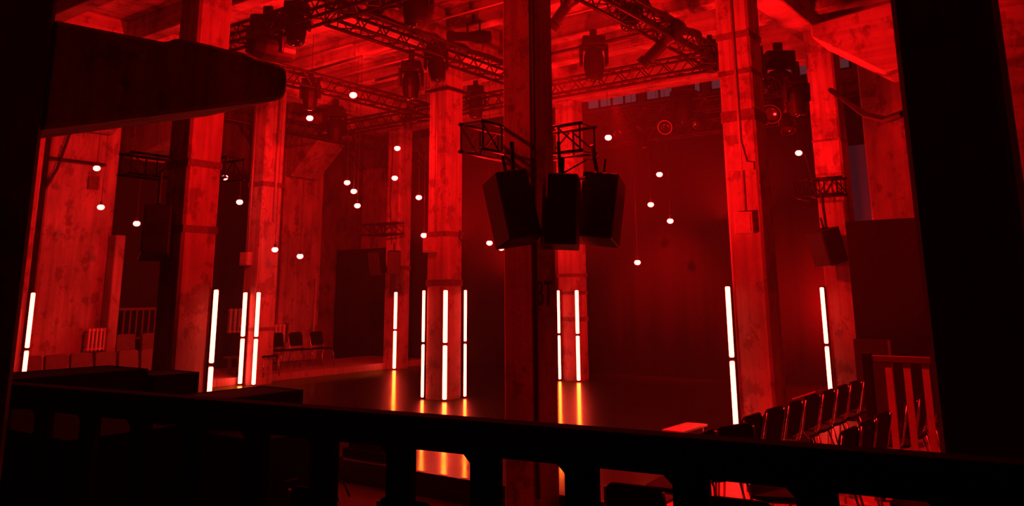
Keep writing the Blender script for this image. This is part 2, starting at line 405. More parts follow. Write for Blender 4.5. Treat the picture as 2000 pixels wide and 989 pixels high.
for i, (px, py, dpx, lab) in enumerate(BULBS):
    D = min(.13*1590/dpx, 19.0); p = atd(px, py, D)
    if p.y > 17.3: p = aty(px, py, 17.3)
    if p.x < -18.3: p = atx(px, py, -18.3)
    top = 7.49 if p.y < 16.6 else 8.89
    t = thing('pendant_bulb', lab, 'hanging bulb', p, (0, 0, 0), 'bare red bulbs hung on long cords')
    if 'globe' not in bulb0:
        prof = [(.002, -.058)] + [(.072*math.cos(a), .058*math.sin(a)) for a in [math.radians(v) for v in range(-75, 56, 13)]] + [(.03, .046)]
        g = MB().lathe(prof, 16).build('globe', 'bulb', t, smooth=True)
        so = MB().lathe([(.033, .044), (.03, .06), (.022, .075), (.02, .12), (.008, .135)], 12).build('socket', 'black', t)
        bulb0 = {'globe': g, 'socket': so}
    else:
        for k in ('globe', 'socket'):
            c = bulb0[k].copy(); COL.objects.link(c); c.parent = t
    MB().tube((0, 0, .13), (0, 0, top-p.z), .0055, 5).build('cord', 'cord', t)

# ------------------------------------------------------------------ trusses
def truss(label, a, b, w=.29, r=.03, name='lighting_truss', cat='truss', pitch=.5, ends=True):
    a, b = Vector(a), Vector(b); L = (b-a).length; d = (b-a).normalized()
    ang = math.atan2(d.y, d.x)
    t = thing(name, label, cat, a, (0, 0, ang), None)
    q = w/2
    C = [(-q, 0), (q, 0), (q, w), (-q, w)]
    for y, z in C: MB().tube((0, y, z), (L, y, z), r, 8).build('chord', 'truss', t, smooth=True)
    lb_ = MB(); n = max(2, int(round(L/pitch))); st = L/n
    for k in range(n):
        x0, x1, xm = k*st, (k+1)*st, (k+.5)*st
        for (y0, z0), (y1, z1) in ((C[0], C[3]), (C[1], C[2]), (C[0], C[1]), (C[3], C[2])):
            lb_.tube((x0, y0, z0), (xm, y1, z1), .013, 5); lb_.tube((xm, y1, z1), (x1, y0, z0), .013, 5)
    lb_.build('lacing', 'truss', t)
    for x in (0, L):
        e = MB()
        for i in range(4): e.tube((x, *C[i]), (x, *C[(i+1) % 4]), .014, 6)
        e.build('end_frame', 'truss', t)
    return t
ZT = 6.0
truss('long roof truss running past the three-tube pillar top towards the nearest pillar', (-9.28, 7.9, ZT), (-9.28, 13.7, ZT))
truss('roof truss behind the largest bulb, second from the left', (-12.75, 7.9, ZT), (-12.75, 13.7, ZT))
truss('leftmost roof truss, carrying a tilted spotlight behind the tall left pillar', (-16.7, 9.8, ZT), (-16.7, 17.2, ZT))
truss('heavy roof truss at upper right loaded with lamps, ending behind the bright right pillar', (-5.6, 7.9, ZT), (-5.6, 13.7, ZT))
truss('near cross truss at the top left reaching up out of view', (-13.3, 7.7, ZT), (-5.45, 7.7, ZT))
truss('far cross truss running behind the nearest pillar to the loaded corner block', (-16.5, 13.93, ZT), (-5.45, 13.93, ZT))
truss('rear cross truss over the back cloth crowded with round lamps', (-14.5, 17.1, 5.95), (-4.3, 17.1, 5.95))
truss('second rear truss close to the back cloth, above the bright bulb', (-14.5, 17.6, 5.55), (-4.3, 17.6, 5.55))
# thin bars hung between the trusses
def bar(name, label, a, b, r, mat='black', cat='pipe', group=None):
    a, b = Vector(a), Vector(b)
    t = MB().tube((0, 0, 0), b-a, r, 8).build(name, mat, None, smooth=True, loc=a); tag(t, label, cat, group); return t
bar('lighting_pipe', 'dark pipe at upper right from which a large lamp hangs', (-9.6, 12.75, 6.5), (-5.7, 12.67, 6.5), .035)
bar('lighting_pipe', 'short dark pipe poking out above the truss near the largest bulb', (-13.3, 10.68, 6.5), (-11.5, 10.58, 6.5), .03)
bar('lighting_pipe', 'dark pipe above the second truss holding the tall lamp left of the three-tube pillar', (-12.6, 12.03, 6.5), (-11.2, 11.93, 6.5), .03)
bar('lighting_pipe', 'black pipe end projecting between the two right pillars', (-6.6, 15.3, 6.5), (-4.75, 15.45, 6.5), .04)
bar('lighting_pipe', 'dark pipe at the top edge behind the big hanging lamp', (-10.4, 8.9, 6.55), (-7.6, 9.2, 6.55), .03)
def near(a, b): return a
for lab, a, b, r in (('thin bright conduit under the ceiling left of the nearest pillar', atz(690, 86, 7.0), atz(990, 2, 7.0), .022),
                     ('thin bright conduit crossing behind the big hanging lamp', atz(600, 165, 7.0), atz(830, 106, 7.0), .022),
                     ('thin bright conduit below the ceiling above the left truss', atz(560, 122, 7.0), atz(735, 74, 7.0), .016),
                     ('bright conduit under the ceiling at the right of the nearest pillar', atz(1080, 36, 7.0), atz(1220, 2, 7.0), .025),
                     ('pair of low conduits above the far cross truss', atz(1080, 122, 7.0), atz(1290, 75, 7.0), .014),
                     ('long conduit above the conduit pair at the far cross truss', atz(860, 220, 7.0), atz(990, 190, 7.0), .016)):
    bar('ceiling_conduit', lab, a, b, r, 'conduit', 'conduit', None)

for lab, x, y0, y1, r in (('thick black cable bundle lying along the loaded right truss', -5.6, 8.0, 13.6, .07), ('black cable bundle lying on the long truss by the three-tube pillar', -9.28, 8.0, 13.5, .045)):
    pts = [(.05*math.sin(k*1.7), (y1-y0)*k/22, .03*math.sin(k*2.3)) for k in range(23)]
    t = MB().path(pts, r, 7).build('cable_bundle', 'cord', None, smooth=True, loc=(x, y0, ZT+.29+.03+r)); tag(t, lab, 'cable')

# ------------------------------------------------------------------ stage lamps
def lamp_moving(label, p, aim=(0, 0, -1), yaw=0., s=1., hang=0.):
    """hung lamp: clamp and base above, two-armed yoke, tapered head pointing along aim"""
    t = thing('moving_head_lamp', label, 'stage lamp', p, (0, 0, yaw))
    MB().box((-.17*s, -.12*s, .22*s), (.17*s, .12*s, .36*s)).build('base', 'lampbody', t, bevel=.02*s)
    MB().box((-.05*s, -.03*s, .36*s), (.05*s, .03*s, .48*s+hang)).build('clamp', 'black', t)
    yk = MB()
    for sx in (-1, 1): yk.prism([(-.09*s, .20*s), (.09*s, .20*s), (.07*s, -.08*s), (-.07*s, -.08*s)], sx*.19*s-.022*s, sx*.19*s+.022*s, 'x')
    yk.box((-.21*s, -.09*s, .17*s), (.21*s, .09*s, .23*s))
    yk.build('yoke', 'lampbody', t, bevel=.01*s, seg=1)
    a = Vector(aim).normalized(); q = Vector((0, 0, -1)).rotation_difference(a).to_matrix().to_4x4()
    hd = MB().lathe([(.06*s, .17*s), (.12*s, .15*s), (.15*s, .04*s), (.155*s, -.10*s), (.13*s, -.26*s), (.12*s, -.30*s)], 18, q).build('head', 'lampbody', t, smooth=False)
    MB().lathe([(.105*s, -.299*s), (.10*s, -.312*s), (.06*s, -.325*s), (.01*s, -.33*s)], 18, q).build('lens', 'glass', hd, smooth=True)
    return t
def lamp_profile(label, p, aim, s=1., hang=.1):
    t = thing('profile_spotlight', label, 'stage lamp', p)
    a = Vector(aim).normalized(); q = Vector((0, 0, -1)).rotation_difference(a).to_matrix().to_4x4()
    MB().lathe([(.05*s, .30*s), (.10*s, .28*s), (.115*s, .05*s), (.09*s, .0), (.075*s, -.06*s), (.075*s, -.34*s), (.095*s, -.36*s), (.098*s, -.44*s), (.08*s, -.445*s)], 16, q).build('barrel', 'lampbody', t)
    MB().lathe([(.078*s, -.445*s), (.04*s, -.435*s), (.005*s, -.43*s)], 16, q).build('lens', 'glass', t, smooth=True)
    b = MB()
    for sx in (-1, 1): b.box((sx*.13*s-.008, -.02, -.02), (sx*.13*s+.008, .02, .25*s))
    b.box((-.138*s, -.02, .235*s), (.138*s, .02, .26*s)); b.build('yoke', 'black', t)
    MB().box((-.03, -.025, .255*s), (.03, .025, .3*s+hang)).build('clamp', 'black', t)
    return t
def lamp_can(label, p, aim, s=1., rim='lampbody'):
    """round parabolic can with visible rim"""
    t = thing('par_can_lamp', label, 'stage lamp', p)
    a = Vector(aim).normalized(); q = Vector((0, 0, -1)).rotation_difference(a).to_matrix().to_4x4()
    MB().lathe([(.05*s, .2*s), (.09*s, .17*s), (.12*s, .02*s), (.125*s, -.15*s), (.118*s, -.15*s), (.1*s, -.02*s)], 18, q).build('can', 'lampbody', t)
    MB().ring((0, 0, 0), .122*s, .010*s, q @ Matrix.Translation((0, 0, -.15*s))).build('rim', rim, t)
    MB().lathe([(.112*s, -.13*s), (.06*s, -.142*s), (.005*s, -.145*s)], 18, q).build('lens', 'glass', t, smooth=True)
    b = MB()
    for sx in (-1, 1): b.box((sx*.14*s-.006, -.015, -.02), (sx*.14*s+.006, .015, .23*s))
    b.box((-.146*s, -.015, .22*s), (.146*s, .015, .24*s)); b.build('yoke', 'black', t)
    MB().box((-.025, -.025, .235*s), (.025, .025, .36*s)).build('clamp', 'black', t)
    return t
def on_y(px, py, Y): return aty(px, py, Y)
def on_x(px, py, X): return atx(px, py, X)
DOWN = (0, 0, -1)
lamp_moving('lamp with a lit crescent hanging under the near cross truss at top left', on_y(578, 50, 7.7), (.1, -.25, -1), .64, 1.05)
lamp_moving('big dark lamp aimed sideways at the left end of the near cross truss', on_y(520, 92, 7.85), (.9, .6, -.05), .64, 1.45)
lamp_moving('small lamp hanging under the second truss just above a glowing bulb', on_x(606, 186, -12.75), DOWN, .5, .95)
lamp_moving('lamp cut by the top edge, left of the big hanging lamp', on_y(736, -6, 8.95), DOWN, .64, .95)
lamp_moving('big lamp pointing straight down at the top edge left of centre', on_y(812, 2, 8.95), (0, .05, -1), .64, 1.35)
lamp_moving('round-headed lamp with a lit crescent under the truss above the three-tube pillar', on_x(852, 127, -9.28), (.15, -.2, -1), .64, 1.0)
lamp_moving('tall lamp pointing down from the pipe left of the three-tube pillar', on_y(803, 160, 11.95), DOWN, .64, 1.2, .1)
lamp_profile('spotlight standing above the long truss, nosing to the left', on_x(925, 72, -9.28), (-.8, -.3, .1), 1.15, .1)
lamp_moving('lamp pointing down behind the long truss, right of the three-tube pillar top', on_y(929, 202, 13.93), DOWN, .64, 1.1)
lamp_moving('dark lamp under the far cross truss left of the three-tube pillar', on_y(797, 233, 13.93), DOWN, .64, .75)
lamp_moving('tall dim lamp pointing down where the left trusses meet', on_y(655, 245, 13.7), DOWN, .64, 1.3, .1)
lamp_profile('tilted spotlight hanging from the leftmost truss beside the tall left pillar', on_x(485, 262, -16.7), (.35, .25, -.8), 1.15, .2)
lamp_profile('tilted spotlight above the group of three bulbs', on_x(690, 303, -16.7), (.4, .2, -.7), 1.15, .2)
lamp_can('round lamp below the bulb left of the three-tube pillar', on_y(752, 312, 16.9), (.2, -.5, -.8), 1.3)
lamp_moving('lamp with a lit lower rim right of the small round lamp and below a bulb', on_y(776, 318, 16.9), (.1, -.2, -1), .64, 1.1)
lamp_profile('tilted spotlight beside the left edge of the three-tube pillar', on_y(820, 318, 16.9), (.7, .3, -.7), 1.2, .2)
lamp_moving('large lamp hanging from the pipe right of the nearest pillar', on_y(1160, 118, 12.7), DOWN, .64, 1.25, .0)
lamp_moving('lamp with a lit crescent at upper right under the loaded truss', on_x(1229, 22, -5.75), (-.1, -.2, -1), .64, 1.0)
lamp_profile('small spotlight cut by the top edge right of the nearest pillar', on_x(1112, 4, -5.75), (-.5, -.1, -.6), 1.0, .1)
lamp_profile('long spotlight tilted down to the left under the loaded right truss', on_x(1302, 78, -5.6), (-.75, -.25, -.75), 1.3, .1)
lamp_moving('boxy lamp at the corner where the right trusses meet', on_y(1388, 112, 13.93), DOWN, .64, .9)
lamp_moving('bulky lamp on top of the loaded right truss', on_x(1262, -6, -5.6) + Vector((.0, 0, .12)), (.2, .1, 1), .64, .9)
lamp_moving('large lamp hanging down over the back cloth left of the bright right pillar', on_y(1336, 205, 16.9), DOWN, .64, 1.4)
lamp_can('round lamp with a glowing rim over the back cloth', on_y(1302, 246, 16.9), (.2, -.9, -.35), 1.3, 'box')
lamp_can('dim round lamp just right of the bright bulb over the back cloth', on_y(1208, 258, 16.9), (.3, -.9, -.4), 1.35)
lamp_can('small lamp with a lit reflector between the two rear round lamps', on_y(1252, 244, 16.9), (-.3, -.7, -.7), 1.1)
lamp_can('round lamp over the back cloth beside the bright right pillar', on_y(1365, 240, 16.9), (-.2, -.9, -.4), 1.25)
lamp_moving('lamp pointing down over the back cloth near the red glow spot', on_y(1255, 272, 17.5), (.1, -.3, -1), .64, .85)
lamp_moving('biggest dark lamp in the cluster between the two right pillars', on_y(1524, 160, 14.6), (-.6, -.7, -.3), .64, 1.55)
lamp_can('round-mouthed dark lamp at the bottom of the cluster between the two right pillars', on_y(1512, 214, 14.0), (0, -.8, -.5), 1.4)
lamp_moving('upper left lamp of the cluster between the two right pillars', on_y(1466, 140, 13.5), (.5, .2, -.7), .64, 1.2)
lamp_moving('right lamp of the cluster, touching the far right pillar', on_y(1556, 190, 13.6), DOWN, .64, 1.0)
lamp_can('small lamp with a lit rim below the cluster between the two right pillars', on_y(1537, 243, 14.6), (.2, -.4, -.9), 1.0)

# ------------------------------------------------------------------ loudspeakers
def speaker(label, p, aim, tilt, w=.34, h=.68, d=.36, roll=0):
    """aim = horizontal direction of the front; tilt = downward angle in degrees"""
    yaw = math.atan2(-aim[0], aim[1])
    t = thing('loudspeaker', label, 'loudspeaker', p)
    t.rotation_mode = 'XYZ'
    t.rotation_euler = (Matrix.Rotation(yaw, 3, 'Z') @ Matrix.Rotation(math.radians(-tilt), 3, 'X') @ Matrix.Rotation(math.radians(roll), 3, 'Y')).to_euler()
    a, b = w/2, w/2*.78
    MB().prism([(-a, d/2), (a, d/2), (b, -d/2), (-b, -d/2)], -h/2, h/2, 'z').build('cabinet', 'cabinet', t, bevel=.012, seg=1)
    MB().box((-a+.015, d/2, -h/2+.02), (a-.015, d/2+.012, h/2-.02)).build('grille', 'grille', t)
    MB().box((-.1, -d/2-.006, -.1), (.1, -d/2, .08)).build('connector_plate', 'black', t)
    br = MB(); br.box((-.02, -.1, h/2), (.02, .1, h/2+.03)); br.tube((0, -.02, h/2+.02), (0, -.02, h/2+.2), .018)
    br.build('hanging_bracket', 'black', t)
    return t
def frame(label, p, L1, L2, cx, cy):
    """pair of short truss stubs clamped to a pillar"""
    t = thing('speaker_truss', label, 'truss frame', p)
    w = .29; r = .02
    for ax, L, off in (('y', L1, cx), ('x', L2, cy)):
        o = MB(); lc = MB(); q = w/2
        for s_ in (-q, q):
            for z in (0, w):
                a, b = ((off+s_, L[0], z), (off+s_, L[1], z)) if ax == 'y' else ((L[0], off+s_, z), (L[1], off+s_, z))
                o.tube(a, b, r, 8)
        n = 3; st = (L[1]-L[0])/n
        for s_ in (-q, q):
            for k in range(n):
                u, v = L[0]+k*st, L[0]+(k+1)*st; z0, z1 = (0, w) if k % 2 else (w, 0)
                A = (lambda x, z: (off+s_, x, z)) if ax == 'y' else (lambda x, z: (x, off+s_, z))
                lc.tube(A(u, z0), A(v, z1), .010, 6); lc.tube(A(u+.03, 0), A(u+.03, w), .010, 6)
            lc.tube(A(L[1]-.03, 0), A(L[1]-.03, w), .010, 6)
        for z in (0, w):
            for x in (L[0]+.04, L[1]-.04):
                a, b = ((off-q, x, z), (off+q, x, z)) if ax == 'y' else ((x, off-q, z), (x, off+q, z))
                lc.tube(a, b, .010, 6)
        o.build('chord', 'truss', t, smooth=True); lc.build('lacing', 'truss', t)
    return t
pn = P['near'].location
frame('truss frame clamped round the nearest pillar, holding the three loudspeakers', (pn.x, pn.y, 3.36), (-.50, .45), (-.45, .52), -.38, .38)
MB_ = None
fz = 2.85
A1 = atd(1003, 408, 7.95); A2 = atd(1096, 414, 7.85); A3 = atd(1170, 409, 8.35)
speaker('left black loudspeaker of the cluster on the nearest pillar, leaning left', A1, (-.80, .60), 12, .42, roll=-9)
speaker('middle black loudspeaker of the cluster, hanging nearly straight', A2, (-.56, .83), 6, .38, roll=3)
speaker('right black loudspeaker of the cluster on the nearest pillar, leaning right', A3, (-.42, .91), 12, .46, roll=7)
def arm(label, pts, r=.02, name='hanging_rod', mat='black', cat='rod'):
    p0 = Vector(pts[0]); t = MB().path([Vector(q)-p0 for q in pts], r, 6).build(name, mat, None, loc=p0); return tag(t, label, cat)
def up(p, dz): return (p[0], p[1], p[2]+dz)
arm('short rod joining the left cluster loudspeaker to its truss', [up(A1, .33), (A1.x+.02, A1.y-.05, 3.38)], .022)
arm('short rod joining the right cluster loudspeaker to its truss', [up(A3, .33), (A3.x+.05, A3.y-.2, 3.38)], .022)
arm('short rod joining the middle cluster loudspeaker to its truss', [up(A2, .33), (A2.x-.05, A2.y+.05, 3.38)], .018)
arm('thin cable drooping from the right cluster loudspeaker', [up(A2, .36), (A2.x+.2, A2.y+.15, A2.z+.5), (A3.x-.02, A3.y, A3.z+.52), (A3.x, A3.y+.05, 3.3)], .008, 'speaker_cable', 'cord', 'cable')
arm('stay bar between the nearest pillar and the middle loudspeaker', [(pn.x+.2, pn.y+.1, 3.02), (pn.x+.62, pn.y+.12, 3.05)], .02, 'stay_bar')
pL = P['left'].location
frame('truss frame on the tall left pillar, holding the far left loudspeaker', (pL.x, pL.y, 3.55), (-.75, .35), (-.5, .3), -.5, .45)
B1 = atd(305, 455, 11.9)
speaker('loudspeaker hanging from the tall left pillar, beside a bulb', B1, (-.85, .5), 14, .42, .66, .42)
arm('short rod joining the far left loudspeaker to its truss', [up(B1, .33), (B1.x, B1.y, 3.56)], .025)
pB = P['backleft'].location
frame('small truss frame on the back left pillar, holding twin loudspeakers', (pB.x, pB.y, 3.55), (-.75, .4), (-.85, .5), -.45, -.45)
C1, C2 = atd(738, 513, 21.7), atd(769, 513, 21.5)
speaker('left one of the twin loudspeakers on the back left pillar', C1, (.2, -1), 14, .34, .6, .36)
speaker('right one of the twin loudspeakers on the back left pillar', C2, (.75, -.7), 6, .34, .6, .36)
pR = P['farright'].location
frame('small truss frame on the far right pillar above its loudspeaker', (pR.x, pR.y, 3.6), (-.6, .3), (-.35, .3), -.42, -.42)
D1 = atd(1617, 482, 15.2)
speaker('loudspeaker hanging on the far right pillar beside the black screen', D1, (-.55, -.8), 14, .42, .60, .42)
arm('short rod joining the far right loudspeaker to its truss', [up(D1, .29), (D1.x-.03, D1.y, 3.62)], .025)
arm('thick black cable sagging between the far right pillar and the black pier', [atd(1622, 176, 14.9), atd(1650, 195, 13.5), atd(1690, 225, 12), atd(1730, 234, 10.9), atd(1764, 222, 10)], .045, 'power_cable', 'cord', 'cable')
arm('taut wire slanting down to the frame on the far right pillar', [atd(1572, 300, 14.6), atd(1596, 392, 14.9)], .006, 'steel_wire', 'cord', 'wire')
arm('dark bar crossing the wide pier at far left', [atx(95, 309, -18.6), atx(206, 323, -18.6)], .04, 'wall_pipe', 'black', 'pipe')
arm('slanted black cable across the wide pier at far left', [atx(138, 258, -18.55), atx(112, 330, -18.55), atx(88, 370, -18.55)], .03, 'wall_cable', 'cord', 'cable')
arm('upright pole leaning at the right of the far streaked pier', [atd(612, 660, 23.2), atd(619, 535, 23.2)], .02, 'pole', 'conduit', 'pole')
patch = MB().box((-18.7, 9.02, 4.32), (-18.66, 9.26, 4.62)).build('wall_box', 'band'); tag(patch, 'small dark square box on the wide pier at far left', 'box')
t = MB().box((-18.69, 9.62, LOW), (-18.35, 9.85, 3.3)).build('pilaster', 'pier', None, bevel=.02, seg=1); tag(t, 'short pale concrete strip standing against the wide pier at far left', 'pilaster')

# ------------------------------------------------------------------ drapes and screens
def drape(label, x0, x1, y, z0, z1, amp, n, mat, name='stage_drape', axis='x', cat='curtain'):
    m = MB(); N = max(12, int(abs(x1-x0)*n)); th = .03
    front = []; 
    for i in range(N+1):
        u = x0+(x1-x0)*i/N; v = y+amp*math.sin(u*9.3)+amp*.5*math.sin(u*23.7+1)
        q = (lambda w, z: (u, w, z)) if axis == 'x' else (lambda w, z: (w, u, z))
        front.append([m.bm.verts.new(q(v, z0)), m.bm.verts.new(q(v, z1)), m.bm.verts.new(q(v+th, z1)), m.bm.verts.new(q(v+th, z0))])
    for i in range(N):
        for j in range(4): m.bm.faces.new((front[i][j], front[i+1][j], front[i+1][(j+1) % 4], front[i][(j+1) % 4]))
    m.bm.faces.new(front[0]); m.bm.faces.new(front[-1][::-1])
    o = m.build(name, mat, None, smooth=True); return tag(o, label, cat)
drape('huge dark cloth closing the back of the stage, glowing red at the right', -17.2, -4.66, 18.1, .001, 5.62, .03, 8, 'backdrop', 'back_cloth')
drape('lower black drape at the back left beside the far streaked pier', -20.4, -17.3, 18.0, LOW, 3.35, .02, 8, 'drape')
drape('tall black drape covering the left wall behind the seats and the far left loudspeaker', 9.74, 14.4, -19.12, LOW, 5.2, .02, 8, 'drape', axis='y')
t = thing('stage_screen', 'tall black flat screen standing between the far right pillar and the black pier', 'screen', (-3.0, 14.5, LOW))
MB().box((-.72, -.02, .05), (.95, .02, 3.33)).build('panel', 'drape', t)
fr = MB(); fr.box((-.72, .02, 0), (-.66, .07, 3.33)); fr.box((.89, .02, 0), (.95, .07, 3.33)); fr.box((-.66, .02, 3.27), (.89, .07, 3.33)); fr.build('frame', 'black', t)
ft = MB()
for x in (-.6, .85): ft.box((x-.04, -.4, 0), (x+.04, .5, .05))
ft.build('foot', 'black', t)
lo, hi = aty(1667, 662, 13.2), aty(1738, 662, 13.2)
t = thing('plywood_flat', 'low dark board propped in front of the tall black screen', 'board', ((lo.x+hi.x)/2, 13.2, 0))
w = (hi.x-lo.x)/2
MB().box((-w, -.02, 0), (w, .02, lo.z)).build('panel', 'uphol', t)
MB().box((w-.03, -.05, 0), (w+.01, -.02, lo.z)).build('edge_strip', 'conduit', t)
t = MB().box((-5.2, 19.4, 2.9), (-3.9, 19.5, 5.2)).build('wall_glow_strip', 'wallglow');  # emissive panel painting the neutral light on a strip of far wall
tag(t, 'narrow grey-violet glowing stand-in for a lit strip of wall seen past the far right pillar', 'window'); struct(t); t.name = 'window_6'  # not a window: stands for light on a strip of far wall

# ------------------------------------------------------------------ chairs
def rrect(w, z0, z1, r, n=5):
    pts = []
    for cx, cz, a0 in ((w-r, z0+r, -90), (w-r, z1-r, 0), (-w+r, z1-r, 90), (-w+r, z0+r, 180)):
        for k in range(n+1):
            a = math.radians(a0+90*k/n); pts.append((cx+r*math.cos(a), cz+r*math.sin(a)))
    return pts
def make_chair(label, loc, rz, group):
    """stacking chair, front towards local +y, back panel behind"""
    t = thing('stacking_chair', label, 'chair', loc, (0, 0, rz), group)
    R = Matrix.Translation((0, -.20, .66)) @ Matrix.Rotation(math.radians(10), 4, 'X')
    MB().prism(rrect(.215, -.14, .20, .06), -.014, .014, 'y', R).build('backrest', 'chairplastic', t, bevel=.006, seg=1)
    MB().prism([(u, v-.0) for u, v in rrect(.21, -.21, .21, .07)], .43, .46, 'z').build('seat', 'chairplastic', t, bevel=.006, seg=1)
    for sx in (-1, 1):
        MB().path([(sx*.19, .17, .425), (sx*.205, .20, .3), (sx*.215, .225, 0)], .011, 7).build('leg', 'chrome', t, smooth=True)
        MB().path([(sx*.19, -.14, .425), (sx*.205, -.19, .25), (sx*.215, -.25, 0)], .011, 7).build('leg', 'chrome', t, smooth=True)
    bf = MB()
    for sx in (-1, 1): bf.path([(sx*.19, .15, .42), (sx*.2, -.12, .42), (sx*.222, -.175, .47), (sx*.222, -.225, .70), (sx*.215, -.25, .83)], .011, 7)
    bf.path([(-.19, .02, .42), (.19, .02, .42)], .010, 7)
    bf.build('back_frame', 'chrome', t, smooth=True)
    return t
FACE = PI/2                                       # faces -x, towards the stage
chair0 = None
def chair(label, x, y, z, rz, group):
    global chair0
    if chair0 is None: chair0 = make_chair(label, (x, y, z), rz, group); return chair0
    return dup(chair0, (x, y, z), (0, 0, rz), label, group)
g1, g2, g3, g4, g5 = ('chairs in the front row at the right', 'chairs in the second row at the right', 'chairs in the third row at the right', 'chairs close behind the balcony rail', 'chairs on the left side platform')
ords = ['nearest', 'second', 'third', 'fourth', 'fifth', 'sixth', 'seventh', 'farthest']
for k in range(8):
    chair('%s chair in the right front row%s' % (ords[k], ', with a pale sheet on its top' if k == 3 else ''), -3.05, 7.33+.57*k, 0, FACE+random.uniform(-.04, .04), g1)
chair('turned round-backed chair at the near end of the front row beside a light tube foot', -2.95, 6.78, 0, FACE-.35, g1)
chair('dark chair end just above the rail beside the pale bench', -3.02, 6.22, .001, FACE+.1, g1)
for k in range(3):
    chair('%s chair in the second row, left of the slatted rail' % ords[k], -2.15, 7.02+.54*k, 0, FACE+random.uniform(-.04, .04), g2)
for k in range(4):
    chair('%s chair of those seen through the slatted rail' % ords[k], -2.12, 9.15+.58*k, 0, FACE+random.uniform(-.04, .04), g2)
tw = chair('turned chair at the near end of the second row, mostly below the balcony rail', -2.30, 6.42, .001, FACE+.45, g2)
chair('chair half hidden between the slatted rail and the black pier', -1.5, 7.45, 0, FACE, g3)
chair('dark chair beside the black pier, one behind the chair half hidden by the slatted rail', -1.35, 6.7, 0, FACE, g3)
for i, (x, lab) in enumerate(((-2.94, 'large dark chair back under the balcony rail, right of the nearest pillar'), (-2.20, 'large dark chair back under the balcony rail, farther right below the right chairs'))):
    chair(lab, x-.03, 5.60+.03*i, LOW, .12, g4)
for i, (x, y, lab) in enumerate(((-4.72, 4.25, 'dark chair back under the rail beside the floor tripod'), (-3.98, 4.38, 'chair top just showing under the rail left of the nearest pillar'), (-3.42, 4.50, 'chair top just showing under the rail, directly left of the nearest pillar base'))):
    chair(lab, x, y, LOW-.02+.02, .1, g4)
for i, (px, lab) in enumerate(((578, 'leftmost chair on the left side platform'), (608, 'middle chair on the left side platform'), (642, 'rightmost chair on the left side platform'))):
    q = atz(px+2, 722-(px-575)*.06, .15)
    chair(lab, q.x-.45, q.y+(i-1)*.12, .151, -PI/2+.1, g5)
q = atz(545, 738, .15); chair('single chair in front of the ribbed radiator near the left stage pillar', q.x-.5, q.y, .151, -PI/2, g5)
# sheet on one chair, bench at the stage corner
t = MB().box((-.13, -.22, 0), (.13, .22, .012)).build('programme_sheet', 'sheet', None, loc=(-2.83, 9.04, .868), rot=(0, math.radians(-20), 0)); tag(t, 'pale card lying along the top of a front row chair', 'card')
b0, b1 = atz(1322, 842, .2), atz(1386, 829, .2)
t = thing('low_bench', 'low pale bench at the stage corner just above the balcony rail', 'bench', ((b0.x+b1.x)/2-.12, (b0.y+b1.y)/2, 0))
hl = (b1-b0).length/2
MB().box((-.15, -hl, .17), (.15, hl, .2)).build('top', 'sheet', t, bevel=.006)
MB().box((-.11, -hl+.05, .11), (-.07, hl-.05, .17)).build('apron', 'sheet', t)
for sy in (-1, 1): MB().box((-.12, sy*(hl-.08)-.02, 0), (.12, sy*(hl-.08)+.02, .17)).build('leg', 'sheet', t)

# ------------------------------------------------------------------ slatted rail among the chairs
t = thing('slatted_rail', 'wooden slatted rail standing among the right chairs, lit slats', 'railing', (-2.12, 8.62, 0))
MB().box((-.05, -.05, 0), (.03, .03, 1.33)).build('post', 'railwood', t, bevel=.006)
MB().box((.03, -.04, 1.25), (1.5, .02, 1.31)).build('top_rail', 'uphol', t, bevel=.006)
MB().box((.03, -.04, .08), (1.5, .02, .13)).build('bottom_rail', 'uphol', t, bevel=.006)
for k in range(8): MB().box((.15+.16*k, -.025, .13), (.15+.16*k+.06, .0, 1.25)).build('slat', 'gatewood', t)
MB().box((1.42, -.05, 0), (1.5, .03, 1.33)).build('post', 'railwood', t)

# ------------------------------------------------------------------ balcony rail in the foreground
RA, RB = Vector((-7.2, 2.48, 0)), Vector((.6, 3.50, 0))
rd = (RB-RA); RL = rd.length; ra = math.atan2(rd.y, rd.x)
t = thing('balcony_rail', 'thick black timber balcony rail across the foreground with flat balusters', 'railing', RA, (0, 0, ra))
MB().box((0, -.06, 1.29), (RL, .06, 1.34)).build('handrail', 'railwood', t, bevel=.008)
MB().box((0, -.025, 1.185), (RL, .025, 1.29)).build('fascia', 'railwood', t)
MB().box((0, -.03, LOW+.001), (RL, .03, .36)).build('bottom_rail', 'railwood', t)
for k in range(-8, 9):
    x = (-2.93-RA.x)/math.cos(ra) + .478*k
    if x < .1 or x > RL-.1: continue
    m = MB(); m.box((x-.073, -.022, .36), (x+.073, .022, 1.185))
    m.prism([(x-.073, 1.185), (x-.073, 1.15), (x-.11, 1.185)], -.022, .022, 'y')
    m.build('baluster', 'railwood', t)

